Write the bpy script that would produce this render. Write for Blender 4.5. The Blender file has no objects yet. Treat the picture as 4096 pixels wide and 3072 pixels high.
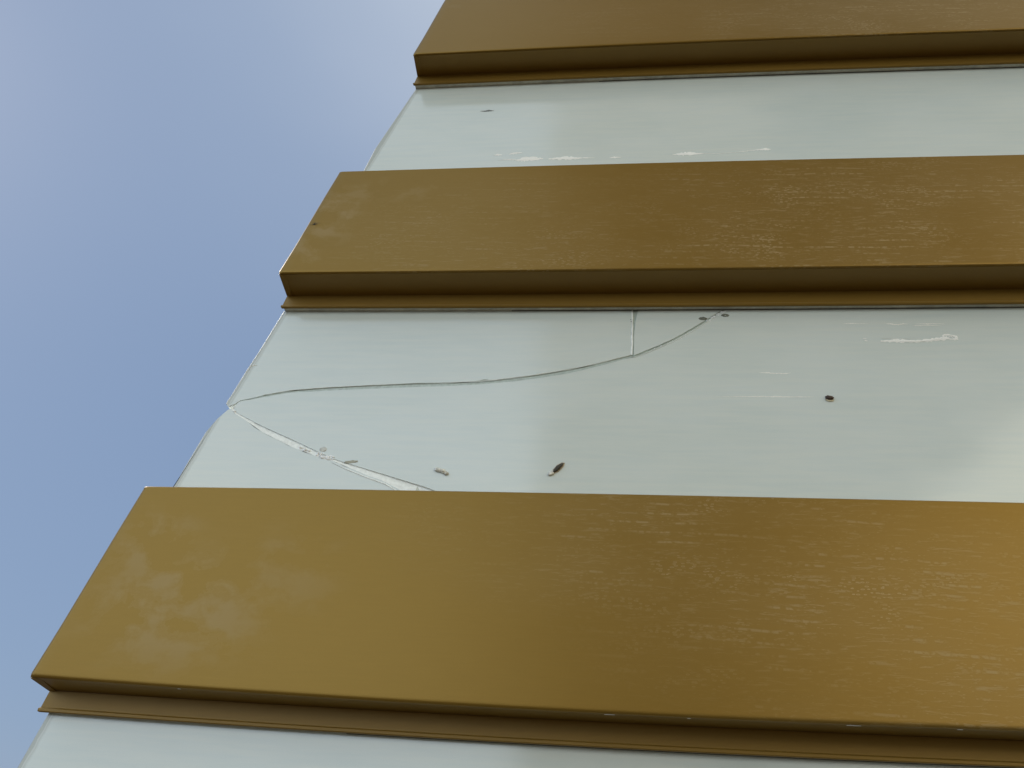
import bpy, bmesh, math, random
from mathutils import Vector, Matrix
C = bpy.context.scene.collection
sc = bpy.context.scene
R = math.radians

# ------------------------------------------------------------------ camera
cam_d = bpy.data.cameras.new('camera')
cam_d.sensor_fit = 'HORIZONTAL'
cam_d.sensor_width = 36.0
cam_d.lens = 36.0 * 3060.2 / 4096
cam_d.clip_start = 0.01
cam_d.clip_end = 2000
cam = bpy.data.objects.new('camera', cam_d)
C.objects.link(cam)
rx = Vector((0.99400033, 0.08710504, 0.06615175))
up = Vector((-0.0056218, -0.56331847, 0.82622073))
fw = Vector((-0.10923249, 0.82163557, 0.55944906))
M = Matrix((rx, up, -fw)).transposed().to_4x4()
M.translation = Vector((0, -1, 1.6))
cam.matrix_world = M
sc.camera = cam

# ------------------------------------------------------------------ sky + sun
SUN_AZ = 296.0      # compass degrees, clockwise from +Y : behind the facade, to the left
SUN_EL = 40.0
w = bpy.data.worlds.new('World')
sc.world = w
w.use_nodes = True
nt = w.node_tree
nt.nodes.clear()
N = nt.nodes.new
wo = N('ShaderNodeOutputWorld'); bg = N('ShaderNodeBackground')
sky = N('ShaderNodeTexSky'); sky.sky_type = 'NISHITA'; sky.sun_disc = False
sky.sun_elevation = R(SUN_EL); sky.sun_rotation = R(SUN_AZ)
sky.air_density = 1.2; sky.dust_density = 0.8; sky.ozone_density = 2.0
tc = N('ShaderNodeTexCoord'); mp = N('ShaderNodeMapping')
mp.inputs['Scale'].default_value = (1.0, 1.0, 2.2)
mp.inputs['Rotation'].default_value = (0.3, 0.2, 0.5)
nz = N('ShaderNodeTexNoise'); nz.inputs['Scale'].default_value = 1.5
nz.inputs['Detail'].default_value = 3.5; nz.inputs['Roughness'].default_value = 0.45
def W(kind, **kw):
    n = N(kind)
    for k_, v_ in kw.items(): setattr(n, k_, v_)
    return n
def wrange(sock, a, b, c, d):
    n = W('ShaderNodeMapRange', interpolation_type='SMOOTHSTEP'); nt.links.new(sock, n.inputs[0])
    for i_, q_ in zip((1, 2, 3, 4), (a, b, c, d)): n.inputs[i_].default_value = q_
    return n.outputs[0]
def wmix(fac, a, col):
    n = W('ShaderNodeMix', data_type='RGBA')
    if isinstance(fac, float): n.inputs[0].default_value = fac
    else: nt.links.new(fac, n.inputs[0])
    nt.links.new(a, n.inputs[6]); n.inputs[7].default_value = col
    return n.outputs[2]
def wmul(a, b):
    n = W('ShaderNodeMath', operation='MULTIPLY'); nt.links.new(a, n.inputs[0]); nt.links.new(b, n.inputs[1]); return n.outputs[0]
nt.links.new(tc.outputs['Generated'], mp.inputs[0]); nt.links.new(mp.outputs[0], nz.inputs[0])
sep = N('ShaderNodeSeparateXYZ'); nt.links.new(tc.outputs['Generated'], sep.inputs[0])
c_ = wmix(0.90, sky.outputs[0], (1.60, 2.30, 3.60, 1))                       # thin veil over the blue
c_ = wmix(wmul(wmul(wrange(sep.outputs[2], 0.45, 0.95, 0.0, 1.0), wrange(sep.outputs[0], -0.62, -0.08, 0.15, 1.0)), wrange(nz.outputs[0], 0.30, 0.65, 0.7, 1.0)), c_, (3.9, 4.45, 5.3, 1))      # paler overhead
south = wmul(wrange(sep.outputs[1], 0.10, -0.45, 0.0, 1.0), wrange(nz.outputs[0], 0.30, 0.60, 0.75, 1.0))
fill_sky = N('ShaderNodeMix'); fill_sky.data_type = 'RGBA'                            # added to light the facade: unseen bank on the -Y side, creamier towards +X
nt.links.new(wrange(sep.outputs[0], -0.35, 0.55, 0.0, 1.0), fill_sky.inputs[0])
fill_sky.inputs[6].default_value = (12.8, 15.2, 17.8, 1); fill_sky.inputs[7].default_value = (20.0, 18.2, 13.0, 1)
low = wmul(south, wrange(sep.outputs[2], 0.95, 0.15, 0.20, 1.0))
c2_ = W('ShaderNodeMix', data_type='RGBA'); nt.links.new(low, c2_.inputs[0]); nt.links.new(c_, c2_.inputs[6]); nt.links.new(fill_sky.outputs[2], c2_.inputs[7])
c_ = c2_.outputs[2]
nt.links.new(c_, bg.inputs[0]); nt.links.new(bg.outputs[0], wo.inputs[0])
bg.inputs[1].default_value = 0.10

sun_d = bpy.data.lights.new('sun', 'SUN'); sun_d.energy = 4.0; sun_d.angle = R(0.5)
sun_d.color = (1.0, 0.93, 0.82)
sun = bpy.data.objects.new('sun', sun_d); C.objects.link(sun)
sdir = Vector((math.sin(R(SUN_AZ)) * math.cos(R(SUN_EL)), math.cos(R(SUN_AZ)) * math.cos(R(SUN_EL)), math.sin(R(SUN_EL))))
sun.rotation_euler = sdir.to_track_quat('Z', 'Y').to_euler()
sun.location = (-4, 2, 6)
sc.view_settings.view_transform = 'Standard'; sc.view_settings.look = 'None'
sc.view_settings.gamma = 1.0; sc.view_settings.exposure = 0.40
sc.cycles.use_denoising = True
sc.cycles.max_bounces = 8

# ------------------------------------------------------------------ data
D = 0.0324        # how far the gold faces stand out
LY = 0.0243       # plane of the lower lips
YG = 0.0368       # plane of the glass
TH = 0.010        # glass thickness
# measured outlines, metres: (x along the facade, z up)
EDGES={
'g1b' : [(-0.4098, 3.1458), (-0.1015, 3.1487), (0.2171, 3.1498), (0.8657, 3.1443)] ,
'u1' : [(-0.4108, 3.1501), (0.2236, 3.1512), (0.8911, 3.1469)] ,
'l1b' : [(-0.4171, 3.1184), (0.2214, 3.1206), (0.8817, 3.1145)] ,
'g2t' : [(-0.5034, 2.761), (0.1901, 2.7632), (0.7546, 2.7597)] ,
'g2b' : [(-0.5614, 2.4947), (-0.1649, 2.4923), (0.2928, 2.496), (0.6781, 2.4949)] ,
'u2' : [(-0.563, 2.4908), (-0.1703, 2.4877), (0.3032, 2.4926), (0.7021, 2.4928)] ,
'l2b' : [(-0.5688, 2.4629), (-0.1681, 2.4595), (0.2995, 2.4626), (0.6934, 2.4626)] ,
'g3t' : [(-0.6648, 2.0725), (-0.259, 2.0755), (-0.0283, 2.076), (0.5572, 2.0763)] ,
'g3b' : [(-0.7242, 1.7988), (-0.2965, 1.791), (0.0937, 1.7918), (0.476, 1.7951)] ,
'u3' : [(-0.7284, 1.7944), (-0.3118, 1.7911), (0.0986, 1.7921), (0.5007, 1.7956)] ,
'l3b' : [(-0.7345, 1.7673), (-0.3064, 1.7626), (0.0971, 1.7632), (0.4925, 1.7671)] ,
'g1top' : [(-0.3651, 3.3639)] ,
}
G={
'glass1_left' : [(-0.4134, 3.1279), (-0.4736, 2.9146), (-0.4863, 2.8444)] ,
'glass2_left_up' : [(-0.5683, 2.4662), (-0.5908, 2.3755), (-0.6027, 2.3343), (-0.6161, 2.2821), (-0.6201, 2.2684), (-0.6207, 2.2629), (-0.6138, 2.2554), (-0.6112, 2.259), (-0.6061, 2.261), (-0.5977, 2.2684)] ,
'low_left' : [(-0.6081, 2.254), (-0.6131, 2.25), (-0.6263, 2.2321), (-0.6382, 2.2079), (-0.6403, 2.2049), (-0.6556, 2.1392), (-0.6624, 2.1074)] ,
'glass3_left' : [(-0.7277, 1.7673), (-0.7419, 1.7014)] ,
'A_up' : [(-0.5977, 2.2684), (-0.5594, 2.2791), (-0.5152, 2.2891), (-0.4597, 2.2951), (-0.3843, 2.3002), (-0.2993, 2.3054), (-0.2346, 2.3073), (-0.1683, 2.3128), (-0.0957, 2.3238), (-0.0229, 2.3404), (0.0596, 2.3652)] ,
'A_lo' : [(-0.5974, 2.2671), (-0.5589, 2.277), (-0.5145, 2.286), (-0.4587, 2.2905), (-0.3834, 2.2952), (-0.2985, 2.2998), (-0.2341, 2.3028), (-0.168, 2.3083), (-0.0955, 2.3188), (-0.0229, 2.3353), (0.0603, 2.3616)] ,
'A2_up' : [(0.0621, 2.3652), (0.0863, 2.3772), (0.1236, 2.3971), (0.1616, 2.4227), (0.2004, 2.4519), (0.2226, 2.4679)] ,
'A2_lo' : [(0.0603, 2.3606), (0.0861, 2.3725), (0.1234, 2.3924), (0.1613, 2.4178), (0.2, 2.4475), (0.2251, 2.4678)] ,
'B_l' : [(0.0596, 2.3657), (0.0612, 2.4025), (0.0624, 2.435), (0.0631, 2.469)] ,
'B_r' : [(0.0621, 2.3652), (0.0629, 2.4025), (0.0658, 2.435), (0.0717, 2.4689)] ,
'C_up' : [(-0.6063, 2.254), (-0.5959, 2.2452), (-0.5551, 2.2243), (-0.5154, 2.2062), (-0.4972, 2.199), (-0.4565, 2.1806), (-0.4137, 2.1613), (-0.3748, 2.1492), (-0.3204, 2.1336), (-0.2588, 2.1148), (-0.2184, 2.1002)] ,
'C_lo' : [(-0.6081, 2.254), (-0.5986, 2.2437), (-0.557, 2.217), (-0.5164, 2.1949), (-0.4938, 2.185), (-0.473, 2.1762), (-0.4347, 2.1619), (-0.4107, 2.1565), (-0.3928, 2.1484), (-0.3495, 2.1313), (-0.3184, 2.1207), (-0.2757, 2.0968)] ,
'bug_dark' : [(-0.0683, 2.1393), (-0.0496, 2.1598)] ,
'bug_pale' : [(-0.2471, 2.146), (-0.2371, 2.1444), (-0.2245, 2.1369)] ,
'seed' : [(0.3617, 2.281)] ,
'spot1' : [(0.1801, 2.4438)] ,
'spot2' : [(0.2199, 2.4507)] ,
'blob' : [(-0.4355, 2.1754)] ,
'yel' : [(-0.3865, 2.1556), (-0.3729, 2.1585)] ,
'streak' : [(0.4601, 2.3943), (0.4749, 2.3948), (0.4982, 2.3948), (0.5212, 2.3943), (0.5449, 2.3973), (0.5649, 2.4009)] ,
'loop' : [(0.5711, 2.4024)] ,
'mk' : [(-0.2092, 2.8831), (-0.178, 2.8857), (-0.1896, 2.865), (-0.1431, 2.867), (-0.0811, 2.8615), (-0.022, 2.8591), (0.1766, 2.8687), (0.338, 2.8772), (-0.2413, 3.031), (0.5134, 2.43), (0.4387, 2.4314), (0.4368, 2.3995), (0.0189, 2.4161), (-0.314, 2.3366), (-0.2707, 2.3352), (0.2874, 2.2822)] ,
'ticks' : [(-0.5983, 2.3418), (-0.5867, 2.3424), (-0.6004, 2.3391), (-0.594, 2.3392), (-0.6018, 2.3327), (-0.5966, 2.3338), (-0.6037, 2.328), (-0.6016, 2.3285)] ,
'dot' : [(-0.5338, 2.1609)] ,
}

# ------------------------------------------------------------------ helpers
def tag(o, label=None, cat=None, group=None, kind=None):
    if label: o['label'] = label
    if cat: o['category'] = cat
    if group: o['group'] = group
    if kind: o['kind'] = kind
    return o
def empty(name, loc, label, cat, group=None):
    o = bpy.data.objects.new(name, None); C.objects.link(o); o.location = loc
    o.empty_display_size = 0.05
    return tag(o, label, cat, group)
def link(name, bm, mats, parent=None, origin=None, smooth=False):
    bmesh.ops.recalc_face_normals(bm, faces=bm.faces)
    me = bpy.data.meshes.new(name)
    off = Vector(origin) if origin is not None else (Vector(parent.location) if parent else Vector((0, 0, 0)))
    if parent and parent.parent: off = Vector(parent.parent.location) + Vector(parent.location)
    for v in bm.verts: v.co -= off
    if smooth:
        for f in bm.faces: f.smooth = True
    bm.to_mesh(me); bm.free()
    for m in (mats if isinstance(mats, (list, tuple)) else [mats]): me.materials.append(m)
    o = bpy.data.objects.new(name, me); C.objects.link(o)
    if parent: o.parent = parent
    elif origin is not None: o.location = origin
    return o
def lerp(a, b, t): return a + (b - a) * t
def zfun(key):
    """z of an edge at x: quadratic through the measured points, straight beyond them"""
    pts = EDGES[key]; n = len(pts)
    xs = [q[0] for q in pts]; zs = [q[1] for q in pts]
    # least squares quadratic
    S = [sum(x ** k for x in xs) for k in range(5)]
    T = [sum(z * x ** k for x, z in zip(xs, zs)) for k in range(3)]
    A = Matrix(((S[0], S[1], S[2]), (S[1], S[2], S[3]), (S[2], S[3], S[4])))
    c = A.inverted() @ Vector(T)
    a, b = xs[0], xs[-1]
    def f(x):
        xx = min(max(x, a), b)
        z = c[0] + c[1] * xx + c[2] * xx * xx
        s = c[1] + 2 * c[2] * xx
        return z + (x - xx) * s * 0.3
    return f

# ------------------------------------------------------------------ materials
def newmat(name):
    m = bpy.data.materials.new(name); m.use_nodes = True
    t = m.node_tree; b = t.nodes['Principled BSDF']
    return m, t, b
class NT:
    def __init__(s, t):
        s.t = t; s.co = t.nodes.new('ShaderNodeTexCoord').outputs['Object']
    def set(s, sock, v):
        if isinstance(v, bpy.types.NodeSocket): s.t.links.new(v, sock)
        else: sock.default_value = v
    def map(s, scale=(1, 1, 1), rot=(0, 0, 0), loc=(0, 0, 0), co=None):
        n = s.t.nodes.new('ShaderNodeMapping')
        s.set(n.inputs[0], co or s.co); n.inputs['Scale'].default_value = scale
        n.inputs['Rotation'].default_value = rot; n.inputs['Location'].default_value = loc
        return n.outputs[0]
    def noise(s, co, scale, detail=2, rough=0.5, dist=0.0):
        n = s.t.nodes.new('ShaderNodeTexNoise'); s.set(n.inputs[0], co)
        n.inputs['Scale'].default_value = scale; n.inputs['Detail'].default_value = detail
        n.inputs['Roughness'].default_value = rough; n.inputs['Distortion'].default_value = dist
        return n.outputs[0]
    def voro(s, co, scale, rnd=1.0):
        n = s.t.nodes.new('ShaderNodeTexVoronoi'); s.set(n.inputs[0], co)
        n.inputs['Scale'].default_value = scale; n.inputs['Randomness'].default_value = rnd
        return n.outputs['Distance'], n.outputs['Color']
    def rng(s, v, a, b, c=0.0, d=1.0, smooth=True):
        n = s.t.nodes.new('ShaderNodeMapRange'); s.set(n.inputs[0], v)
        n.interpolation_type = 'SMOOTHSTEP' if smooth else 'LINEAR'
        for i, q in zip((1, 2, 3, 4), (a, b, c, d)): n.inputs[i].default_value = q
        return n.outputs[0]
    def math(s, op, a, b=0.0):
        n = s.t.nodes.new('ShaderNodeMath'); n.operation = op
        s.set(n.inputs[0], a); s.set(n.inputs[1], b); return n.outputs[0]
    def mix(s, f, a, b):
        n = s.t.nodes.new('ShaderNodeMix'); n.data_type = 'RGBA'
        s.set(n.inputs[0], f); s.set(n.inputs[6], a); s.set(n.inputs[7], b); return n.outputs[2]
    def xyz(s):
        n = s.t.nodes.new('ShaderNodeSeparateXYZ'); s.set(n.inputs[0], s.co); return n.outputs
    def ell(s, cx, cz, rx_, rz_, co=None):
        """1 inside a soft ellipse lying on the facade"""
        n = s.t.nodes.new('ShaderNodeMapping'); s.set(n.inputs[0], co or s.co)
        n.inputs['Location'].default_value = (-cx / rx_, 0, -cz / rz_)
        n.inputs['Scale'].default_value = (1 / rx_, 0.0, 1 / rz_)
        l = s.t.nodes.new('ShaderNodeVectorMath'); l.operation = 'LENGTH'; s.set(l.inputs[0], n.outputs[0])
        return s.rng(l.outputs['Value'], 1.0, 0.25)
    def bump(s, h, strength, dist=0.001):
        n = s.t.nodes.new('ShaderNodeBump'); n.inputs['Strength'].default_value = strength
        n.inputs['Distance'].default_value = dist; s.set(n.inputs['Height'], h); return n.outputs[0]

def gold(name, seed, base, spots, blot, rough=0.31, col=(0.238, 0.141, 0.024), metal=0.45, spec=0.25):
    """satin gold-anodised sheet; spots / blot = ellipses (world x, z, rx, rz, weight) of dried water marks"""
    m, t, b = newmat(name); s = NT(t)
    ox, oz = base
    lite = tuple(q * 1.2 for q in col) + (1,); deep = tuple(q * .82 for q in col) + (1,); col = col + (1,)
    # dried droplets strung along wipe lines
    w1 = s.map((1, 1, 1), (0, R(9), 0), (seed, 0, seed * .7))
    warp = s.noise(s.map((3, 3, 6), loc=(seed, 0, 0)), 2.0, 2)
    dot, dc = s.voro(s.map((0.62, 0.2, 1.5), (0, R(-8), 0), (seed, 0, 0)), 195)
    dots = s.rng(dot, 0.30, 0.12)
    ring = s.math('MULTIPLY', s.math('MULTIPLY', s.rng(dot, 0.36, 0.28), s.rng(dot, 0.16, 0.25)), s.rng(warp, .45, .6))
    pick = s.rng(s.noise(s.map((1, .3, 3.2), (0, R(-8), 0), (seed * 3, 0, 0)), 14, 4, 0.6), 0.38, 0.58)
    lines = s.rng(s.noise(s.map((1.3, 0.3, 11), (0, R(-8), 0), (0, 0, seed)), 27, 5, 0.7, 0.7), 0.50, 0.66)
    wv = t.nodes.new('ShaderNodeTexWave'); wv.bands_direction = 'Z'; wv.inputs['Scale'].default_value = 21
    wv.inputs['Distortion'].default_value = 5.0; wv.inputs['Detail'].default_value = 2.0; wv.inputs['Detail Scale'].default_value = 0.35
    s.set(wv.inputs[0], s.map((0.55, .2, 1.0), (0, R(-4), 0), (seed, 0, seed)))
    rowm = s.rng(s.noise(s.map((1.2, .3, 3), loc=(seed * 4, 0, 2)), 7, 3, 0.6), 0.47, 0.60)
    bead = s.rng(s.noise(s.map((1, .3, .6), loc=(seed, 0, 0)), 130, 2), 0.40, 0.60, 0.25, 1.0)
    rows = s.math('MULTIPLY', s.math('MULTIPLY', s.rng(wv.outputs['Fac'], 0.80, 0.97), bead), rowm)
    wisps = s.rng(s.noise(s.map((1, .4, 2.4), loc=(seed, 0, 3)), 30, 5, 0.7, 1.2), 0.60, 0.75)
    fine = s.noise(s.map((1, .3, 1), loc=(seed, 0, 0)), 900, 2, 0.7)
    brush = s.noise(s.map((0.05, .1, 1), loc=(0, 0, seed)), 300, 3, 0.7)
    area = None
    for (x, z, a, c, wgt) in spots:
        e = s.math('MULTIPLY', s.ell(x - ox, z - oz, a, c), wgt)
        area = e if area is None else s.math('MAXIMUM', area, e)
    broad = s.rng(s.noise(s.map((1, .3, 1.8), loc=(seed * 5, 0, 1)), 4.0, 2), 0.30, 0.60, 0.45, 1.0)
    if area is None: area = 0.0
    area = s.math('MULTIPLY', area, broad)
    d1 = s.math('MULTIPLY', s.math('MAXIMUM', s.math('MULTIPLY', dots, 0.55), ring), pick)
    d2 = s.math('MAXIMUM', d1, s.math('MULTIPLY', lines, 0.62))
    d3 = s.math('MAXIMUM', d2, s.math('MULTIPLY', wisps, 0.30))
    d3 = s.math('MAXIMUM', d3, s.math('MULTIPLY', rows, 0.75))
    marks = s.math('MULTIPLY', d3, area)
    film = s.math('MULTIPLY', area, 0.10)
    bl = None
    for (x, z, a, c, wgt) in blot:
        e = s.math('MULTIPLY', s.ell(x - ox, z - oz, a, c), wgt)
        bl = e if bl is None else s.math('MAXIMUM', bl, e)
    tot = s.math('MAXIMUM', s.math('MULTIPLY', marks, 0.62), film)
    if bl is not None:
        bn = s.noise(s.map((1, .4, 1.4), loc=(seed * 2, 0, 0)), 15, 5, 0.6, 0.25)
        blm = s.rng(bn, 0.47, 0.66)
        rim = s.math('MULTIPLY', s.rng(bn, 0.485, 0.505), s.rng(bn, 0.535, 0.51))
        tot = s.math('MAXIMUM', tot, s.math('MULTIPLY', bl, s.math('MAXIMUM', s.math('MULTIPLY', blm, 0.23), s.math('MULTIPLY', rim, 0.08))))
    c1 = s.mix(s.rng(fine, 0.3, 0.7, 0.0, 0.20), col, lite)
    c1 = s.mix(s.rng(brush, 0.3, 0.7, 0.0, 0.14), c1, deep)
    c2 = s.mix(tot, c1, (0.46, 0.36, 0.20, 1))
    s.set(b.inputs['Base Color'], c2)
    s.set(b.inputs['Metallic'], s.math('SUBTRACT', metal, s.math('MULTIPLY', tot, 0.3)))
    s.set(b.inputs['Roughness'], s.math('ADD', rough, s.math('MULTIPLY', tot, 0.3)))
    b.inputs['Specular IOR Level'].default_value = spec
    h = s.math('ADD', s.math('MULTIPLY', fine, 0.25), s.noise(s.map((1, 1, 2)), 6, 2))
    s.set(b.inputs['Normal'], s.bump(h, 0.25, 0.0012))
    return m

def milk(name, seed, base, edge=None, glints=()):
    """glossy white-green backed glass; edge = (x0, z0, x1, z1) of the cut side, where the backing stops short"""
    m, t, b = newmat(name); s = NT(t)
    ox, oz = base
    streak = s.noise(s.map((0.07, .2, 1), loc=(0, 0, seed)), 120, 4, 0.6)
    cloud = s.noise(s.map((1, 1, 2.2), loc=(seed, 0, 0)), 5, 3, 0.55)
    dust = s.noise(s.map((1, .3, 1), loc=(seed, 0, 0)), 700, 2, 0.7)
    dirt = s.rng(s.noise(s.map((0.16, .3, 1.0), loc=(seed, 0, 4)), 45, 5, 0.7, 0.3), 0.60, 0.78)
    c = s.mix(s.rng(cloud, 0.3, 0.7), (0.595, 0.67, 0.645, 1), (0.63, 0.70, 0.68, 1))
    c = s.mix(s.rng(streak, 0.3, 0.7, 0, 0.45), c, (0.70, 0.74, 0.68, 1))
    c = s.mix(s.rng(dust, 0.35, 0.7, 0, 0.16), c, (0.78, 0.81, 0.76, 1))
    c = s.mix(s.math('MULTIPLY', dirt, 0.16), c, (0.80, 0.80, 0.74, 1))
    if edge:
        x0, z0, x1, z1 = edge
        nx, nz_ = (z1 - z0), -(x1 - x0)
        L = math.hypot(nx, nz_); nx /= L; nz_ /= L
        if nx < 0: nx, nz_ = -nx, -nz_
        X = s.xyz()
        d = s.math('ADD', s.math('MULTIPLY', X[0], nx), s.math('MULTIPLY', X[2], nz_))
        d = s.math('SUBTRACT', d, (x0 - ox) * nx + (z0 - oz) * nz_)
        wob = s.math('MULTIPLY', s.math('SUBTRACT', s.noise(s.map((1, 1, 1)), 60, 3), 0.5), 0.004)
        d = s.math('ADD', d, wob)
        c = s.mix(s.rng(d, 0.0135, 0.0055, 0.0, 0.62), c, (0.30, 0.31, 0.25, 1))
        ln = s.math('MULTIPLY', s.rng(d, 0.0058, 0.0068), s.rng(d, 0.0088, 0.0078))
        c = s.mix(s.math('MULTIPLY', ln, 0.35), c, (0.75, 0.79, 0.77, 1))
    s.set(b.inputs['Base Color'], c)
    b.inputs['IOR'].default_value = 1.7
    s.set(b.inputs['Roughness'], s.rng(cloud, 0.3, 0.7, 0.10, 0.16))
    wav = s.noise(s.map((0.4, 1, 1.4), loc=(seed, 0, 0)), 9, 2)
    s.set(b.inputs['Normal'], s.bump(wav, 0.25, 0.002))
    return m

def plain(name, col, rough=0.6, metal=0.0, var=0.12, scale=60, bump=0.3, bd=0.0006, spec=None):
    m, t, b = newmat(name); s = NT(t)
    n = s.noise(s.co, scale, 4, 0.65)
    k = 1 + var * 2.2
    dark = tuple(c / k for c in col) + (1,)
    lite = tuple(min(1, c * k) for c in col) + (1,)
    s.set(b.inputs['Base Color'], s.mix(s.rng(n, 0.3, 0.7), dark, lite))
    b.inputs['Roughness'].default_value = rough; b.inputs['Metallic'].default_value = metal
    s.set(b.inputs['Normal'], s.bump(n, bump, bd))
    return m

M_seal = plain('grey_silicone', (0.60, 0.61, 0.54), 0.5, var=0.10, scale=25)
M_gasket = plain('dark_gasket', (0.05, 0.055, 0.045), 0.6)
M_frost = plain('frosted_break', (0.88, 0.92, 0.89), 0.30, var=0.04, scale=130, bump=0.6)
M_green = plain('green_glass_edge', (0.68, 0.75, 0.70), 0.25, var=0.12, scale=90)
M_arris = plain('ground_glass_edge', (0.30, 0.27, 0.21), 0.5, var=0.15, scale=200)
M_white = plain('dried_and_glint_white', (0.93, 0.93, 0.88), 0.8, var=0.02, scale=400, bump=0.6)  # dried marks, and the white of the painted reflections
M_bug = plain('dark_husk', (0.050, 0.045, 0.035), 0.7, var=0.35, scale=500, bump=1.0)
M_brown = plain('brown_shell', (0.050, 0.026, 0.016), 0.45, var=0.35, scale=450, bump=1.0)
M_rust = plain('rust_halo', (0.44, 0.37, 0.26), 0.7, var=0.06, scale=300)
M_pale = plain('pale_husk', (0.70, 0.69, 0.60), 0.7, var=0.25, scale=420, bump=1.0)
M_spot = plain('void_spot', (0.12, 0.13, 0.10), 0.5, var=0.35, scale=500)
M_core = plain('grey_backing', (0.22, 0.22, 0.20), 0.8)
M_pave = plain('paving', (0.035, 0.024, 0.013), 0.9, scale=3, bd=0.004)
M_stone = plain('brown_stone', (0.42, 0.34, 0.22), 0.8, scale=2)

# ------------------------------------------------------------------ setting
def box(bm, a, b, mi=0):
    vs = [bm.verts.new((x, y, z)) for x in (a[0], b[0]) for y in (a[1], b[1]) for z in (a[2], b[2])]
    for idx in ((0, 1, 3, 2), (4, 6, 7, 5), (0, 4, 5, 1), (2, 3, 7, 6), (0, 2, 6, 4), (1, 5, 7, 3)):
        f = bm.faces.new([vs[i] for i in idx]); f.material_index = mi
bm = bmesh.new()
vs = [bm.verts.new((x, y, 0)) for x, y in ((-400, -400), (400, -400), (400, 400), (-400, 400))]
bm.faces.new(vs)
tag(link('ground', bm, M_pave), kind='structure')

# slanting wall the cladding is fixed to, its edge set back from the ends of the bands
def sx(z): return -0.772 + 0.2338 * (z - 1.6)
bm = bmesh.new()
prof = [(sx(0) + .07, 0), (2.6, 0), (2.6, 4.3), (sx(4.3) + .07, 4.3)]
f0 = [bm.verts.new((x, 0.052, z)) for x, z in prof]; f1 = [bm.verts.new((x, 0.30, z)) for x, z in prof]
bm.faces.new(f0); bm.faces.new(f1[::-1])
for i in range(4): bm.faces.new((f0[i], f0[(i + 1) % 4], f1[(i + 1) % 4], f1[i]))
tag(link('wall', bm, M_core), kind='structure')

# stepped wing of the same building across the court, its underside rising to the right
t0 = empty('building_wing', (0, -14, 0), 'pale stepped building wing seen only as the soft darker reflection in the bands', 'building')
def ae(az, el): return (14 * math.tan(R(az)), 1.6 + 14 / math.cos(R(az)) * math.tan(R(el)))
out = [(ae(-5.5, 0)[0], 0), (ae(9, 0)[0], 0), ae(9, 19.5), ae(18, 24), ae(33, 31), ae(46, 36), ae(46, 47), ae(20, 50), ae(20, 66), ae(-5.5, 68)]
bm = bmesh.new()
a_ = [bm.verts.new((x, -14, z)) for x, z in out]; b_ = [bm.verts.new((x, -20, z)) for x, z in out]
f1_ = bm.faces.new(a_); f2_ = bm.faces.new(b_[::-1])
for i in range(len(out)): bm.faces.new((a_[i], a_[(i + 1) % len(out)], b_[(i + 1) % len(out)], b_[i]))
bmesh.ops.triangulate(bm, faces=[f1_, f2_], ngon_method='EAR_CLIP')
link('facade', bm, M_stone, t0)
bm = bmesh.new(); x0_, x1_ = ae(9, 0)[0] + .02, ae(62, 0)[0]
vs_ = [bm.verts.new((x, y, z)) for x in (x0_, x1_) for y in (-19.9, -14.1) for z in (0, 4.3)]
for idx in ((0, 1, 3, 2), (4, 6, 7, 5), (0, 4, 5, 1), (2, 3, 7, 6), (0, 2, 6, 4), (1, 5, 7, 3)): bm.faces.new([vs_[i] for i in idx])
link('plinth', bm, M_stone, t0)

# ------------------------------------------------------------------ gold cladding
XR = 2.4
def columns(xl, n=26):
    out = [0.0, 0.003, 0.007]
    span = XR - xl
    for i in range(1, n + 1): out.append(span * (i / n) ** 1.5)
    return [max(a, 0.0) for a in sorted(out)]
def extrude(rows, xl, mats, name, parent, bulge=None, smooth=False):
    """rows: list of (x_left, y, zfun); closed section swept along x"""
    bm = bmesh.new(); grid = []
    cols = columns(min(r[0] for r in rows))
    for k, c in enumerate(cols):
        ring = []
        for (x0, y, zf) in rows:
            x = x0 + c if k < len(cols) - 1 else XR
            x = min(x, XR)
            yy = y
            ring.append(bm.verts.new((x, yy, zf(x))))
        grid.append(ring)
    n = len(rows)
    for k in range(len(grid) - 1):
        for j in range(n):
            bm.faces.new((grid[k][j], grid[k][(j + 1) % n], grid[k + 1][(j + 1) % n], grid[k + 1][j]))
    bm.faces.new(grid[0]); bm.faces.new(grid[-1][::-1])
    return bm
def hem(bm, y_front, xf, amt):
    """round the left edge of a front face back a little"""
    pass

def const(z): return lambda x: z
def plus(f, d): return lambda x: f(x) + d

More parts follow.
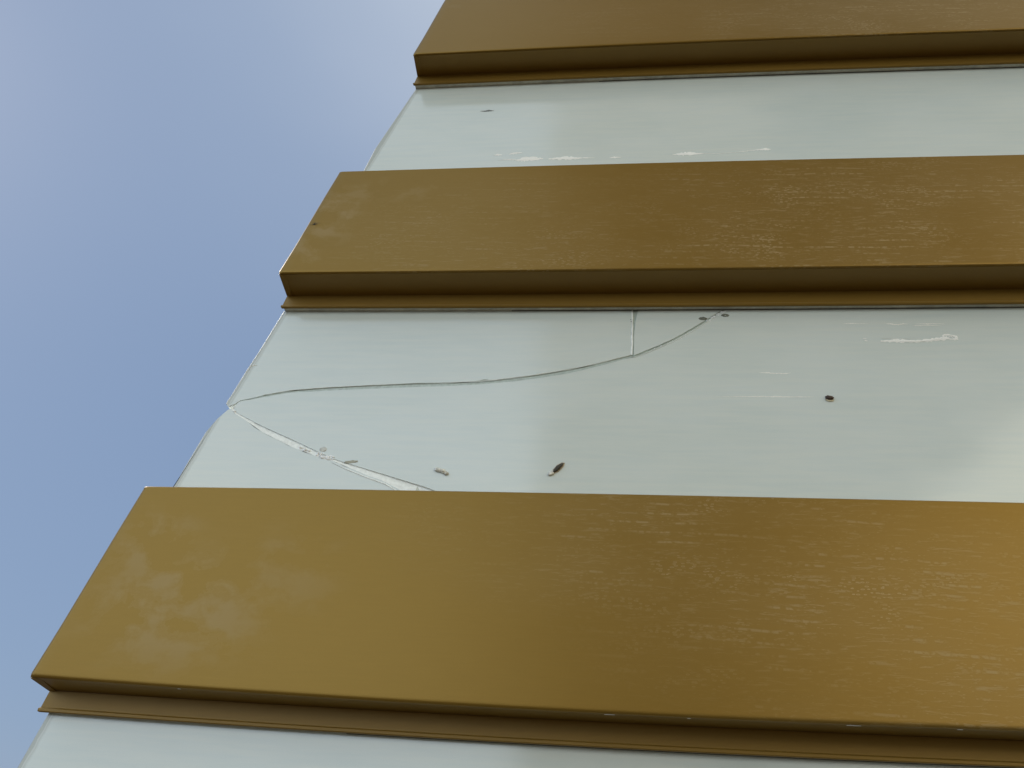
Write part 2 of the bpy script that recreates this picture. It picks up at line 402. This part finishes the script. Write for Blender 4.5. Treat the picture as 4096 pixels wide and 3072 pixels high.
def gold_panel(i, label, zt, gb, ub, lb, xt, xg, xu, xl_, mat, seal_label=None):
    """zt, gb, ub, lb: z functions (top, bottom front, inner corner, lip bottom); x..: left ends"""
    base = (0, 0, round(lb(0), 3))
    t = empty('gold_cladding_strip', (xl_, 0, base[2]), label, 'cladding strip', 'gold cladding strips')
    r = 0.0035
    sl = (xt - xg) / (zt(0) - gb(0))
    # face: shallow tray with a folded bottom edge and rounded left hem
    bm = bmesh.new(); rings = []
    cols = columns(xg)
    lay = [('t', 0.0, -D + .0008, 0.0), ]
    for k, c in enumerate(cols):
        back = 0.0028 if k == 0 else (0.0008 if k == 1 else 0.0)
        ring = []
        def P(fz, x0, y, dz):
            x = x0 + c if k < len(cols) - 1 else XR
            x = min(x, XR)
            ring.append(bm.verts.new((x, y, fz(x) + dz)))
        P(zt, xt, YG - .0015, 0.0)
        P(zt, xt, -D + .0015 + back, 0.0)
        P(zt, xt, -D + back, -.0015)
        P(zt, xt, -D + back, -.0040)
        for q in (0.25, 0.5, 0.75):      # extra rows down the face
            x0 = lerp(xt, xg, q); x = min(x0 + c if k < len(cols) - 1 else XR, XR)
            ring.append(bm.verts.new((x, -D + back, lerp(zt(x), gb(x), q))))
        P(gb, xg, -D + back, r + .0025)
        for a in (0, 30, 60, 90):
            P(gb, xg, -D + r - r * math.cos(R(a)) + (back if a < 90 else 0), r - r * math.sin(R(a)))
        P(gb, xg, -D + r + .0005, 0.003)
        P(gb, lerp(xg, xu, .9), YG - .0015, 0.006)
        rings.append(ring)
    n = len(rings[0])
    for k in range(len(rings) - 1):
        for j in range(n):
            f = bm.faces.new((rings[k][j], rings[k][(j + 1) % n], rings[k + 1][(j + 1) % n], rings[k + 1][j]))
    bm.faces.new(rings[0]); bm.faces.new(rings[-1][::-1])
    o = link('face_sheet', bm, mat, t)
    for f in o.data.polygons: f.use_smooth = True
    o.data.set_sharp_from_angle(angle=R(35)) if hasattr(o.data, 'set_sharp_from_angle') else None
    # soffit
    bm = extrude([(xg + .0018, -D + r + .0006, gb), (xu, LY + .003, ub), (xu, LY + .003, plus(ub, .0026)), (xg + .0018, -D + r + .0006, plus(gb, .0026))], xg, mat, 'soffit', t)
    link('soffit', bm, gs, t)
    # small folded tab closing the end of the soffit
    bm = bmesh.new()
    za = gb(xg) - .0012; zb_ = ub(xu) - .0012
    A = [(xg + .0010, -D + .004, za), (xg + .0125, -D + .008, za + .0006), (xu + .0095, LY - .001, zb_), (xu - .0003, LY - .001, zb_)]
    v0 = [bm.verts.new(p) for p in A]; v1 = [bm.verts.new((p[0], p[1], p[2] + .0011)) for p in A]
    bm.faces.new(v0); bm.faces.new(v1[::-1])
    for q in range(4): bm.faces.new((v0[q], v0[(q + 1) % 4], v1[(q + 1) % 4], v1[q]))
    link('end_tab', bm, gs, t)
    # lip
    h = .0034
    bm = extrude([(xu, LY, plus(ub, -.0002)), (lerp(xu, xl_, .6), LY, plus(lb, .006)), (xl_, LY - .0012, plus(lb, .0042)), (xl_, LY - .0012, plus(lb, .0012)),
                  (xl_ + .0004, LY - .0002, plus(lb, .0002)), (xl_ + .001, LY + .0012, lb), (xl_ + .001, LY + h, lb), (xu, LY + h, plus(ub, -.0002))], xl_, mat, 'lip', t)
    o = link('lip', bm, gs, t)
    # grey sealant between lip and glass
    bm = extrude([(xl_ + .004, LY + h + .0002, plus(lb, .0012)), (xl_ + .004, YG - .0012, plus(lb, .0016)), (xl_ + .004, YG + .0005, plus(lb, .0016)),
                  (xl_ + .004, YG + .0005, plus(lb, .02)), (xl_ + .004, LY + h + .0002, plus(lb, .02))], xl_, M_seal, 'seal', t)
    link('seal', bm, M_seal, t)
    gx = xl_ + .42
    bm = extrude([(gx, YG - .0012, plus(lb, .0010)), (gx, YG - .0001, plus(lb, .0006)), (gx, YG - .0001, plus(lb, .0015)),
                  (gx, YG - .0012, plus(lb, .0013))], xl_, M_gasket, 'gasket', t)
    link('gasket', bm, M_gasket, t)
    return t

g1 = gold('gold_weathered_top', 3.1, (EDGES['l1b'][0][0], 3.12),
          [(0.62, 3.22, .60, .16, 1.0), (0.15, 3.25, .4, .15, .35)], [(-0.33, 3.333, .03, .012, .8)])
g2 = gold('gold_weathered_middle', 7.7, (EDGES['l2b'][0][0], 2.461),
          [(0.50, 2.60, .75, .28, 1.0), (-0.12, 2.58, .48, .20, .7), (0.25, 2.53, .6, .08, .9)],
          [(-0.50, 2.64, .10, .12, 1.0), (-0.40, 2.70, .18, .05, .6), (-.52, 2.55, .05, .07, .8)])
g3 = gold('gold_weathered_low', 12.3, (EDGES['l3b'][0][0], 1.763),
          [(0.42, 1.90, .52, .22, 1.0), (0.15, 2.01, .52, .15, .8), (0.03, 1.955, .16, .05, .5)],
          [(-0.55, 1.90, .19, .12, 1.0), (-0.62, 1.98, .1, .08, .8), (-0.42, 1.95, .12, .09, .5)], rough=.33)
gs = gold('gold_sheltered', 5.2, (EDGES['l2b'][0][0], 2.461), [], [], rough=.42, metal=.2, spec=.35)
Z = {k: zfun(k) for k in EDGES}
p1 = gold_panel(1, 'gold metal band cut off by the top of the photo, above the uncracked glass',
                plus(Z['g1b'], .27), Z['g1b'], Z['u1'], Z['l1b'], -0.4098 + .27 * .2075, -0.4098, -0.4108, -0.4171, g1)
p2 = gold_panel(2, 'middle gold metal band between the two whole strips of glass, directly above the cracked glass',
                Z['g2t'], Z['g2b'], Z['u2'], Z['l2b'], -0.5034, -0.5614, -0.5630, -0.5688, g2)
p3 = gold_panel(3, 'lowest, broadest looking gold metal band, below the cracked glass, blotchy at its left end',
                Z['g3t'], Z['g3b'], Z['u3'], Z['l3b'], -0.6648, -0.7242, -0.7284, -0.7345, g3)

for fx, fl in ((.018, .012), (.295, .016), (-.52, .004), (.11, .004), (.41, .006)):      # pale flecks on the bottom fold of the lowest strip
    bm = bmesh.new(); n_ = 8; rr = random.Random(int(fx * 100) + 60); ring = []
    for k in range(n_ + 1):
        x = fx + fl * (k / n_ - .5); w_ = .0012 * math.sin(math.pi * (k + .15) / (n_ + .3)) * rr.uniform(.7, 1.2)
        z = Z['g3b'](x)
        ring.append([bm.verts.new((x, -D + .0040 - w_, z - .0002)), bm.verts.new((x, -D + .0048, z - .0006)), bm.verts.new((x, -D + .0056 + w_, z - .0002))])
    for a, b_ in zip(ring, ring[1:]):
        for j in range(2): bm.faces.new((a[j], a[j + 1], b_[j + 1], b_[j]))
    link('fleck', bm, M_white, p3)

# ------------------------------------------------------------------ glass
def shard(front, back, kinds, mats, name, parent, jitter=0.0, conch=.3, inset=.0014):
    """front/back: outlines at YG and YG+TH; kinds[i] describes the side i -> i+1:
       'e' ground outer edge, 'f' frosty break, 'g' green break, 'h' hidden"""
    n = len(front); bm = bmesh.new(); rnd = random.Random(len(name) * 7 + n)
    cx = sum(p[0] for p in front) / n
    def isE(i): return kinds[i] == 'e' or kinds[i - 1] == 'e'
    L0 = []; L1 = []; L2 = []
    for i in range(n):
        fx, fz = front[i]; bx_, bz = back[i]
        j = jitter if kinds[i] in 'fg' and kinds[i - 1] in 'fg' else 0
        jx, jz = rnd.uniform(-j, j), rnd.uniform(-j, j)
        if isE(i):
            L0.append(bm.verts.new((fx + inset, YG, fz)))
            L1.append(bm.verts.new((fx, YG + .0016, fz)))
            L2.append(bm.verts.new((bx_, YG + TH, bz)))
        else:
            L0.append(bm.verts.new((fx + jx, YG, fz + jz)))
            L1.append(bm.verts.new((lerp(fx, bx_, conch) + jx, YG + .3 * TH, lerp(fz, bz, conch) + jz)))
            L2.append(bm.verts.new((bx_, YG + TH, bz)))
    mi = {'e': 1, 'f': 2, 'g': 3, 'h': 0}
    ff = bm.faces.new(L0); fb = bm.faces.new(L2[::-1])
    for i in range(n):
        k = (i + 1) % n
        for a, b_ in ((L0, L1), (L1, L2)):
            f = bm.faces.new((a[i], a[k], b_[k], b_[i])); f.material_index = mi[kinds[i]]
    bmesh.ops.triangulate(bm, faces=[ff, fb], ngon_method='EAR_CLIP')
    return link(name, bm, mats, parent)
def smooth(pts, k=4):
    out = []
    for i in range(len(pts) - 1):
        p0 = pts[max(i - 1, 0)]; p1 = pts[i]; p2 = pts[i + 1]; p3 = pts[min(i + 2, len(pts) - 1)]
        for j in range(k):
            u_ = j / k
            out.append(tuple(0.5 * (2 * p1[q] + (p2[q] - p0[q]) * u_ + (2 * p0[q] - 5 * p1[q] + 4 * p2[q] - p3[q]) * u_ ** 2 + (3 * p1[q] - p0[q] - 3 * p2[q] + p3[q]) * u_ ** 3) for q in (0, 1)))
    return out + [pts[-1]]
MS = lambda m: [m, M_arris, M_frost, M_green]

def lipz(key, x): return Z[key](x) + .0012
ZIG = lambda x, a, s: a * math.sin(x * s) + a * .6 * math.sin(x * s * 2.7 + 1)

# upper, whole glass
gA = empty('glass_panel', (-0.42, YG, 2.80), 'unbroken pale glass strip with painted white smears between the top two gold bands', 'glass panel', 'pale glass panels')
mA = milk('milk_glass_top', 2.2, (-0.42, 2.80), (-0.4134, 3.1279, -0.4863, 2.8444))
e1 = G['glass1_left']
fr = [(XR, 2.74), (XR, 3.125)]
top = lambda x: Z['l1b'](x) + .0017
xs = [1.6, .88, .4, 0, -.2]
fr += [(x, top(x)) for x in xs] + [(e1[0][0], top(e1[0][0]))] + e1[1:] + [(e1[2][0] - .022, 2.755)]
kd = ['h'] * 7 + ['e'] * 3 + ['h']
shard(fr, fr, kd, MS(mA), 'pane', gA)

# cracked glass
gB = empty('glass_panel', (-0.62, YG, 2.07), 'cracked pale glass strip between the middle and lowest gold bands, its left edge chipped', 'glass panel', 'pale glass panels')
mB = milk('milk_glass_cracked', 5.5, (-0.62, 2.07), (-0.5683, 2.4662, -0.6201, 2.2684))
mB2 = milk('milk_glass_corner', 8.5, (-0.62, 2.07), (-0.6403, 2.2049, -0.6624, 2.1074))
top = lambda x: Z['l2b'](x) + .0017
lu = G['glass2_left_up']; al, au = smooth([(x, z - (.0011 if 0 < i < len(G['A_lo']) - 1 else 0)) for i, (x, z) in enumerate(G['A_lo'])]), smooth(G['A_up']); bl, br = G['B_l'], G['B_r']
# 1 upper left shard: down the left edge, chip, along A, up B, back along the top
P = [(x, top(x)) for x in (-.1, -.3, -.45)] + [(lu[0][0], top(lu[0][0]))] + lu[1:6] + lu[6:9] + au[:-1] + bl[:-1] + [(bl[-1][0], top(bl[-1][0]))]
kd = ['h'] * 3 + ['e'] * 5 + ['f'] * 4 + ['g'] * (len(au) - 1) + ['g'] * 3 + ['h']
assert len(P) == len(kd), (len(P), len(kd))
B = list(P)
s1 = shard(P, B, kd, MS(mB), 'shard', gB, 0.0006)
# 2 upper right wedge
a2 = smooth(G['A2_up'])
P = [(br[-1][0], top(br[-1][0]))] + br[::-1][1:] + a2[1:-1] + [(a2[-1][0] + .002, top(a2[-1][0]))]
kd = ['g'] * (len(P) - 1) + ['h']
s2 = shard(P, P, kd, MS(mB), 'shard', gB, 0.0003)
# 3 large main body
a2l = smooth(G['A2_lo']); cu, cl = G['C_up'], G['C_lo']
tip = [(-0.6035, 2.2575), (-0.5990, 2.2620)]
P = [(-0.6035, 2.2545)] + cu[1:] + [(-.19, 2.05), (XR, 2.05), (XR, 2.467), (1.2, top(1.2)), (.6, top(.6)), (a2l[-1][0] + .002, top(.226))] + a2l[::-1][1:] + al[::-1][1:] + [tip[0]]
n1 = len(cu) - 1 + 1
kd = ['f'] * n1 + ['h'] * 5 + ['g'] * (len(P) - n1 - 5 - 2) + ['f'] * 2
B = [(x, z) for x, z in P]
s3 = shard(P, B, kd, MS(mB), 'shard', gB, 0.0003)
# 4 lower left corner piece: sloping conchoidal break towards the crack
ll = G['low_left']
n = len(cl)
cl = smooth(cl, 3); n = len(cl)
Fr = ll + [(-0.68, 2.05), (-.262, 2.05)] + cl[::-1][:-1]
def cuz(x):
    for (xa, za), (xb, zb2) in zip(cu, cu[1:]):
        if xa <= x <= xb: return lerp(za, zb2, (x - xa) / (xb - xa))
    return cu[0][1] if x < cu[0][0] else cu[-1][1]
Bk = ll + [(-0.68, 2.05), (-.235, 2.05)]
for x, z in cl[::-1][:-1]:
    zz = max(cuz(x + .006), z) + .0085
    Bk.append((x + .006, zz))
kd = ['f', 'f', 'f', 'f', 'e', 'e', 'e', 'h', 'h'] + ['f'] * (n - 1)
assert len(kd) == len(Fr)
s4 = shard(Fr, Bk, kd, MS(mB2), 'shard', gB, 0.0008, .8)

# milky interlayer behind the broken panes, short of the cut edge
bm = bmesh.new()
pr = [(-.645, 2.06), (2.38, 2.06), (2.38, 2.47), (-.545, 2.47), (-.585, 2.30), (-.570, 2.255), (-.600, 2.235)]
a_ = [bm.verts.new((x, YG + TH + .0006, z)) for x, z in pr]; b_ = [bm.verts.new((x, YG + TH + .002, z)) for x, z in pr]
bm.faces.new(a_); bm.faces.new(b_[::-1])
for i in range(7): bm.faces.new((a_[i], a_[(i + 1) % 7], b_[(i + 1) % 7], b_[i]))
link('interlayer', bm, plain('interlayer', (0.80, 0.83, 0.78), .5, var=.05), gB)

# lowest glass
gC = empty('glass_panel', (-0.73, YG, 1.10), 'glass strip at the very bottom of the picture, under the lowest gold band', 'glass panel', 'pale glass panels')
mC = milk('milk_glass_low', 9.1, (-0.73, 1.10), (-0.7277, 1.7673, -0.7419, 1.7014))
top = lambda x: Z['l3b'](x) + .0017
xs = [1.6, .8, .4, 0, -.3]
sl3 = (-0.7277 + 0.7419) / (1.7673 - 1.7014)
P = [(XR, 1.1), (XR, 1.768)] + [(x, top(x)) for x in xs] + [(-.7277, top(-.7277)), (-.7419, 1.7014), (-.7277 - sl3 * .66, 1.1)]
kd = ['h'] * 7 + ['e', 'e', 'h']
shard(P, P, kd, MS(mC), 'pane', gC)

# ------------------------------------------------------------------ small things
def ribbon(bm, pts, wid, y, th=.0003, rnd=None, sub=7):
    """raised irregular streak lying on the plane y"""
    rnd = rnd or random.Random(1)
    P = []
    for (a, b_, wa, wb) in zip(pts, pts[1:], wid, wid[1:]):
        for k in range(sub):
            t_ = k / sub; P.append((lerp(a[0], b_[0], t_), lerp(a[1], b_[1], t_), lerp(wa, wb, t_)))
    P.append((pts[-1][0], pts[-1][1], wid[-1]))
    rings = []
    for i, (x, z, w_) in enumerate(P):
        q = P[min(i + 1, len(P) - 1)]; p = P[max(i - 1, 0)]
        dx, dz = q[0] - p[0], q[1] - p[1]; L = math.hypot(dx, dz) or 1
        nx, nz_ = -dz / L, dx / L
        a = w_ * rnd.uniform(.55, 1.25); b_ = w_ * rnd.uniform(.55, 1.25)
        rings.append([bm.verts.new((x + nx * a, y, z + nz_ * a)), bm.verts.new((x, y - th * rnd.uniform(.7, 1.3), z)), bm.verts.new((x - nx * b_, y, z - nz_ * b_))])
    for r0, r1 in zip(rings, rings[1:]):
        for j in range(2): bm.faces.new((r0[j], r0[j + 1], r1[j + 1], r1[j]))
def blob(bm, c, ax, rad, seed, squash=1.0, rough=.12, sub=3, rot=0.0):
    """lumpy ellipsoid; ax = (x, y, z) radii, rot in the facade plane"""
    t_ = bmesh.ops.create_icosphere(bm, subdivisions=sub, radius=1.0)
    rnd = random.Random(seed); ph = [rnd.uniform(0, 6) for _ in range(6)]
    cr_, sr = math.cos(rot), math.sin(rot)
    for v in t_['verts']:
        p = v.co.copy()
        k = 1 + rough * (math.sin(p.x * 7 + ph[0]) * math.cos(p.z * 6 + ph[1]) + .6 * math.sin(p.y * 9 + p.x * 11 + ph[2])) + rnd.uniform(-rough, rough) * .5
        x, y, z = p.x * ax[0] * k, p.y * ax[1] * k, p.z * ax[2] * k
        v.co = Vector((c[0] + x * cr_ - z * sr, c[1] + y, c[2] + x * sr + z * cr_))

# dark elongated husk with rusty halo
cx, cz = -0.0580, 2.1500
t = empty('insect_cocoon', (cx, YG, cz), 'dark elongated insect cocoon stuck aslant low on the cracked glass', 'cocoon')
rot = math.atan2(.0205, .0187)
bm = bmesh.new(); blob(bm, (cx + .001, YG - .0018, cz + .001), (.0108, .0026, .0032), 1, 4, rough=.10, rot=rot)
link('husk', bm, M_bug, t, smooth=True)
bm = bmesh.new(); blob(bm, (cx - .0095, YG - .0015, cz - .0085), (.0052, .0020, .0036), 1, 9, rough=.16, rot=.5)
link('silk_end', bm, M_pale, t, smooth=True)
bm = bmesh.new(); blob(bm, (cx + .0012, YG - .00015, cz + .0014), (.0130, .00028, .0048), 1, 5, rough=.07, rot=rot)
link('stain', bm, M_rust, t, smooth=True)
# pale husk
cx, cz = -0.2360, 2.1420
t = empty('empty_husk', (cx, YG, cz), 'pale crumbled husk stuck to the cracked glass left of the dark cocoon', 'husk')
bm = bmesh.new()
blob(bm, (cx - .006, YG - .0014, cz + .002), (.0062, .0022, .0036), 1, 11, rough=.2, rot=-.25)
blob(bm, (cx + .001, YG - .0015, cz + .0002), (.0055, .0024, .0036), 1, 12, rough=.2, rot=-.5)
link('shell', bm, M_pale, t, smooth=True)
bm = bmesh.new(); blob(bm, (cx + .0072, YG - .0013, cz - .0036), (.0042, .0018, .0032), 1, 13, rough=.16, rot=-.5)
link('grey_end', bm, plain('grey_husk', (.50, .49, .43), .8, var=.25, scale=420), t, smooth=True)
# small brown seed
cx, cz = 0.3617, 2.2815
t = empty('seed_case', (cx, YG, cz), 'small brown seed case stuck on the right half of the cracked glass', 'seed')
bm = bmesh.new(); blob(bm, (cx, YG - .002, cz + .0005), (.0063, .0030, .0038), 1, 21, rough=.14, rot=-.15)
link('shell', bm, M_brown, t, smooth=True)
bm = bmesh.new(); blob(bm, (cx - .0004, YG - .0006, cz - .0022), (.0064, .0012, .0036), 1, 22, rough=.08, rot=-.1)
link('rim', bm, plain('cream_rim', (.66, .60, .42), .7), t, smooth=True)
# bird dropping streak
stp = G['streak']
bm = bmesh.new(); rnd = random.Random(5)
ribbon(bm, stp, [.0012, .0028, .0034, .0022, .0036, .0032], YG - .0002, rnd=rnd)
ribbon(bm, [(x - .008, z - .0012) for x, z in stp[2:]], [.0004, .0012, .0016, .0008], YG - .0005, rnd=rnd)
ribbon(bm, [(x - .012, z + .0045) for x, z in stp[1:4]], [.0002, .0006, .0002], YG - .0002, rnd=rnd)
lc = G['loop'][0]
lp = [(lc[0] + .0108 * math.cos(a) - .002, lc[1] + .0042 * math.sin(a) - .0015 * math.cos(a)) for a in [i * math.pi / 6 for i in range(13)]]
ribbon(bm, lp, [.0018 + .0007 * math.sin(i * 1.9) for i in range(13)], YG - .0003, rnd=rnd, sub=4)
for k in range(7):
    a = rnd.uniform(0, 6.28); q = rnd.uniform(.1, .6)
    blob(bm, (lc[0] - .002 + .0105 * q * math.cos(a), YG - .0003, lc[1] + .004 * q * math.sin(a)), (.0016, .0003, .0007), 1, k, sub=1, rough=.3, rot=rnd.uniform(-.5, .5))
for dx, dz, L_ in ((-.0235, .0050, .0038), (-.0225, .0010, .003)):
    ribbon(bm, [(stp[0][0] + dx - L_, stp[0][1] + dz + .001), (stp[0][0] + dx, stp[0][1] + dz), (stp[0][0] + dx + L_, stp[0][1] + dz - .0006)], [.0003, .0014, .0003], YG - .0002, rnd=rnd)
o = link('bird_dropping', bm, M_white, None, origin=(stp[0][0], YG, stp[0][1]))
tag(o, 'white dried dropping with a long tail and looped end on the cracked glass at right', 'dropping')

M_faint = plain('faint_residue', (0.84, 0.85, 0.79), 0.7, var=.05, scale=300)
def faint(x0, z0, L_, w_, seed, parent, mat=M_faint, name='residue'):
    bm = bmesh.new(); rnd = random.Random(seed)
    pts = [(x0 + L_ * i / 5, z0 + rnd.uniform(-.3, .3) * w_ * 2) for i in range(6)]
    ribbon(bm, pts, [w_ * .1] + [w_ * rnd.uniform(.4, 1.0) for _ in range(4)] + [w_ * .15], YG - .00012, th=.00012, rnd=rnd)
    return link(name, bm, mat, parent)
faint(.405, 2.4310, .045, .0010, 1, gB); faint(.475, 2.4295, .035, .0016, 2, gB); faint(.520, 2.4300, .050, .0014, 3, gB)
faint(.515, 2.4270, .050, .0009, 4, gB); faint(.19, 2.2840, .15, .0013, 5, gB); faint(.26, 2.3300, .05, .0016, 6, gB)
# smears painted on the top glass to imitate reflected lights
rnd = random.Random(8)
def painted_glint(pts, wid, seed):
    bm = bmesh.new(); ribbon(bm, pts, [q * 1.35 for q in wid], YG - .00015, th=.0002, rnd=random.Random(seed)); return link('painted_glint', bm, M_white, gA)
painted_glint([(-.214, 2.8815), (-.205, 2.8825), (-.196, 2.8815)], [.0004, .0026, .0004], 1)
painted_glint([(-.183, 2.8830), (-.170, 2.8868), (-.155, 2.8870)], [.0006, .0024, .0004], 2)
painted_glint([(-.205, 2.8655), (-.178, 2.8670), (-.165, 2.8655)], [.0002, .0012, .0004], 3)
painted_glint([(-.168, 2.8630), (-.150, 2.8660), (-.125, 2.8672), (-.110, 2.8665)], [.0007, .0050, .0040, .0006], 4)
painted_glint([(-.100, 2.8648), (-.075, 2.8662), (-.050, 2.8660), (-.035, 2.8655), (-.005, 2.8655)], [.0010, .0036, .0032, .0014, .0003], 5)
painted_glint([(.025, 2.8642), (.035, 2.8648), (.048, 2.8645)], [.0004, .0018, .0003], 6)
painted_glint([(.150, 2.8688), (.172, 2.8700), (.185, 2.8700), (.215, 2.8690)], [.0003, .0038, .0040, .0003], 7)
painted_glint([(.215, 2.8690), (.245, 2.8680), (.275, 2.8700), (.300, 2.8735)], [.0006, .0005, .0005, .0007], 9)
painted_glint([(.298, 2.8740), (.322, 2.8765), (.336, 2.8770), (.344, 2.8765)], [.0003, .0014, .0026, .0008], 8)
bm = bmesh.new(); ribbon(bm, [(-.256, 3.0300), (-.246, 3.0296), (-.236, 3.0305), (-.226, 3.0300)], [.0005, .0024, .0028, .0004], YG - .0002, rnd=rnd)
link('dark_mark', bm, plain('grey_mark', (.16, .17, .16), .6), gA)

# crack details on the glass
def spot(x, z, a, b_, seed, mat, name, rot=0.0):
    bm = bmesh.new(); blob(bm, (x, YG - .00005, z), (a, .00022, b_), 1, seed, rough=.12, rot=rot, sub=3)
    return link(name, bm, mat, gB, smooth=True)
spot(.1801, 2.4430, .0068, .0036, 31, M_spot, 'void_spot')
spot(.2180, 2.4500, .0066, .0034, 32, M_spot, 'void_spot')
spot(.2185, 2.4497, .0036, .0017, 33, M_faint, 'void_spot')
spot(-.4330, 2.1775, .0058, .0042, 34, plain('grey_brown_smudge', (.50, .51, .47), .6, var=.2), 'smudge')
M_och = plain('ochre_flake', (.42, .41, .32), .6, var=.15)
spot(-.3830, 2.1560, .0110, .0024, 35, M_och, 'flake', .12)
# crumbs of crushed glass in the lower crack and along the upper one
M_crumb = plain('crushed_glass', (0.90, 0.94, 0.96), 0.15, var=.08, scale=700, bump=1.0)
rnd = random.Random(77)
def crumbs(x0, z0, x1, z1, n, spread, size, name='glass_crumbs', mat=M_crumb):
    bm = bmesh.new()
    for k in range(n):
        q = rnd.random(); s_ = size * rnd.uniform(.5, 1.2)
        t_ = bmesh.ops.create_icosphere(bm, subdivisions=1, radius=1)
        c_ = Vector((lerp(x0, x1, q) + rnd.uniform(-spread, spread), YG - .0004 + rnd.uniform(0, .001), lerp(z0, z1, q) + rnd.uniform(-spread, spread)))
        for v in t_['verts']:
            v.co = Vector((v.co.x * s_ * rnd.uniform(.6, 1.2), v.co.y * s_ * .5, v.co.z * s_ * rnd.uniform(.6, 1.2))) + c_
    return link(name, bm, mat, gB)
crumbs(-.474, 2.181, -.455, 2.1735, 22, .0022, .0022)
crumbs(-.440, 2.1675, -.411, 2.1610, 40, .0030, .0025)
crumbs(.090, 2.3745, .150, 2.407, 16, .0012, .0011)
crumbs(.185, 2.436, .224, 2.464, 26, .0020, .0017)
crumbs(.0595, 2.385, .0590, 2.452, 16, .0014, .0009, 'dark_specks', M_spot)
crumbs(-.6050, 2.249, -.5985, 2.2455, 8, .0015, .0015)
# pale strips added to brighten the shade in the cracks, just below the surface
M_crack_fill = plain('crack_fill_pale', (0.46, 0.53, 0.49), .3, var=.06, scale=120)
def filler(p, q, w_, mat, depth):
    bm = bmesh.new(); r_ = random.Random(2)
    m_ = [((a[0] + b_[0]) / 2, (a[1] + b_[1]) / 2) for a, b_ in zip(p, q)]
    ribbon(bm, m_, [w_] * len(m_), YG + depth, th=.0004, rnd=r_, sub=3)
    return link('crack_filler', bm, mat, gB)
filler(G['A_up'], G['A_lo'], .0052, M_crack_fill, .0012)
filler(G['A2_up'], G['A2_lo'], .0042, M_crack_fill, .0020)
filler(G['B_l'], G['B_r'], .0062, M_crack_fill, .0022)
cm = [(x, z) for x, z in G['C_up'] if x < -.20]
filler(cm, [(x, (z + max(q[1] for q in G['C_lo'] if q[0] >= x - .02)) / 2 if 0 else z - .002) for x, z in cm], .0060, M_frost, .0030)
# bright slivers
def sliver(pts, w_, seed, mat=M_frost, name='sliver'):
    bm = bmesh.new(); ribbon(bm, pts, w_, YG - .0002, th=.0006, rnd=random.Random(seed), sub=4)
    return link(name, bm, mat, gB)
sliver([(x - .0012, z) for x, z in bl], [.0016, .0018, .0016, .0010], 3)
sliver([(x, z + .0009) for x, z in G['A_up'][1:]], [.0003] + [.0006] * (len(G['A_up']) - 3) + [.0004], 13, M_frost)
sliver([(x + .001, z - .0010) for x, z in G['A2_lo'][:-1]], [.0004] + [.0007] * (len(G['A2_lo']) - 3) + [.0005], 14, M_frost)
sliver([(x - .003, z - .0025) for x, z in G['C_lo'][7:]], [.0003, .0010, .0014, .0012, .0006], 4)
sliver([(-.10, 2.3245), (-.09, 2.3275), (-.075, 2.3300)], [.0002, .0010, .0002], 6)
sliver([(-.196, 2.3105), (-.188, 2.3140), (-.178, 2.3155)], [.0004, .0003, .0001], 7, M_green)

tk = G['ticks']
for q_ in range(0, len(tk), 2):
    sliver([tk[q_], (lerp(tk[q_][0], tk[q_ + 1][0], .5), lerp(tk[q_][1], tk[q_ + 1][1], .5)), tk[q_ + 1]], [.0004, .0010, .0003], q_, M_white, 'edge_scratch')

# tiny tuft of plant fluff caught on the left edge of the middle band
bm = bmesh.new(); rnd = random.Random(12)
for k in range(16):
    a = rnd.uniform(0, 6.28); L_ = rnd.uniform(.004, .011)
    p0 = Vector((-.521 + rnd.uniform(-.002, .002), -D - .0004, 2.6150 + rnd.uniform(-.002, .002)))
    p1 = p0 + Vector((math.cos(a) * L_ * 1.3, -rnd.uniform(.000, .004), math.sin(a) * L_ * .7))
    sd = (p1 - p0).cross(Vector((0, 1, 0))).normalized() * .0003
    up_ = Vector((0, .0003, 0))
    v = [bm.verts.new(q) for q in (p0 + sd, p0 - sd, p0 + up_, p1)]
    for f in ((0, 1, 3), (1, 2, 3), (2, 0, 3), (0, 2, 1)): bm.faces.new([v[i] for i in f])
o = link('seed_fluff', bm, M_bug, None, origin=(-.521, -D, 2.615))
tag(o, 'tiny dark wispy tuft caught on the left edge of the middle gold band', 'plant fluff')
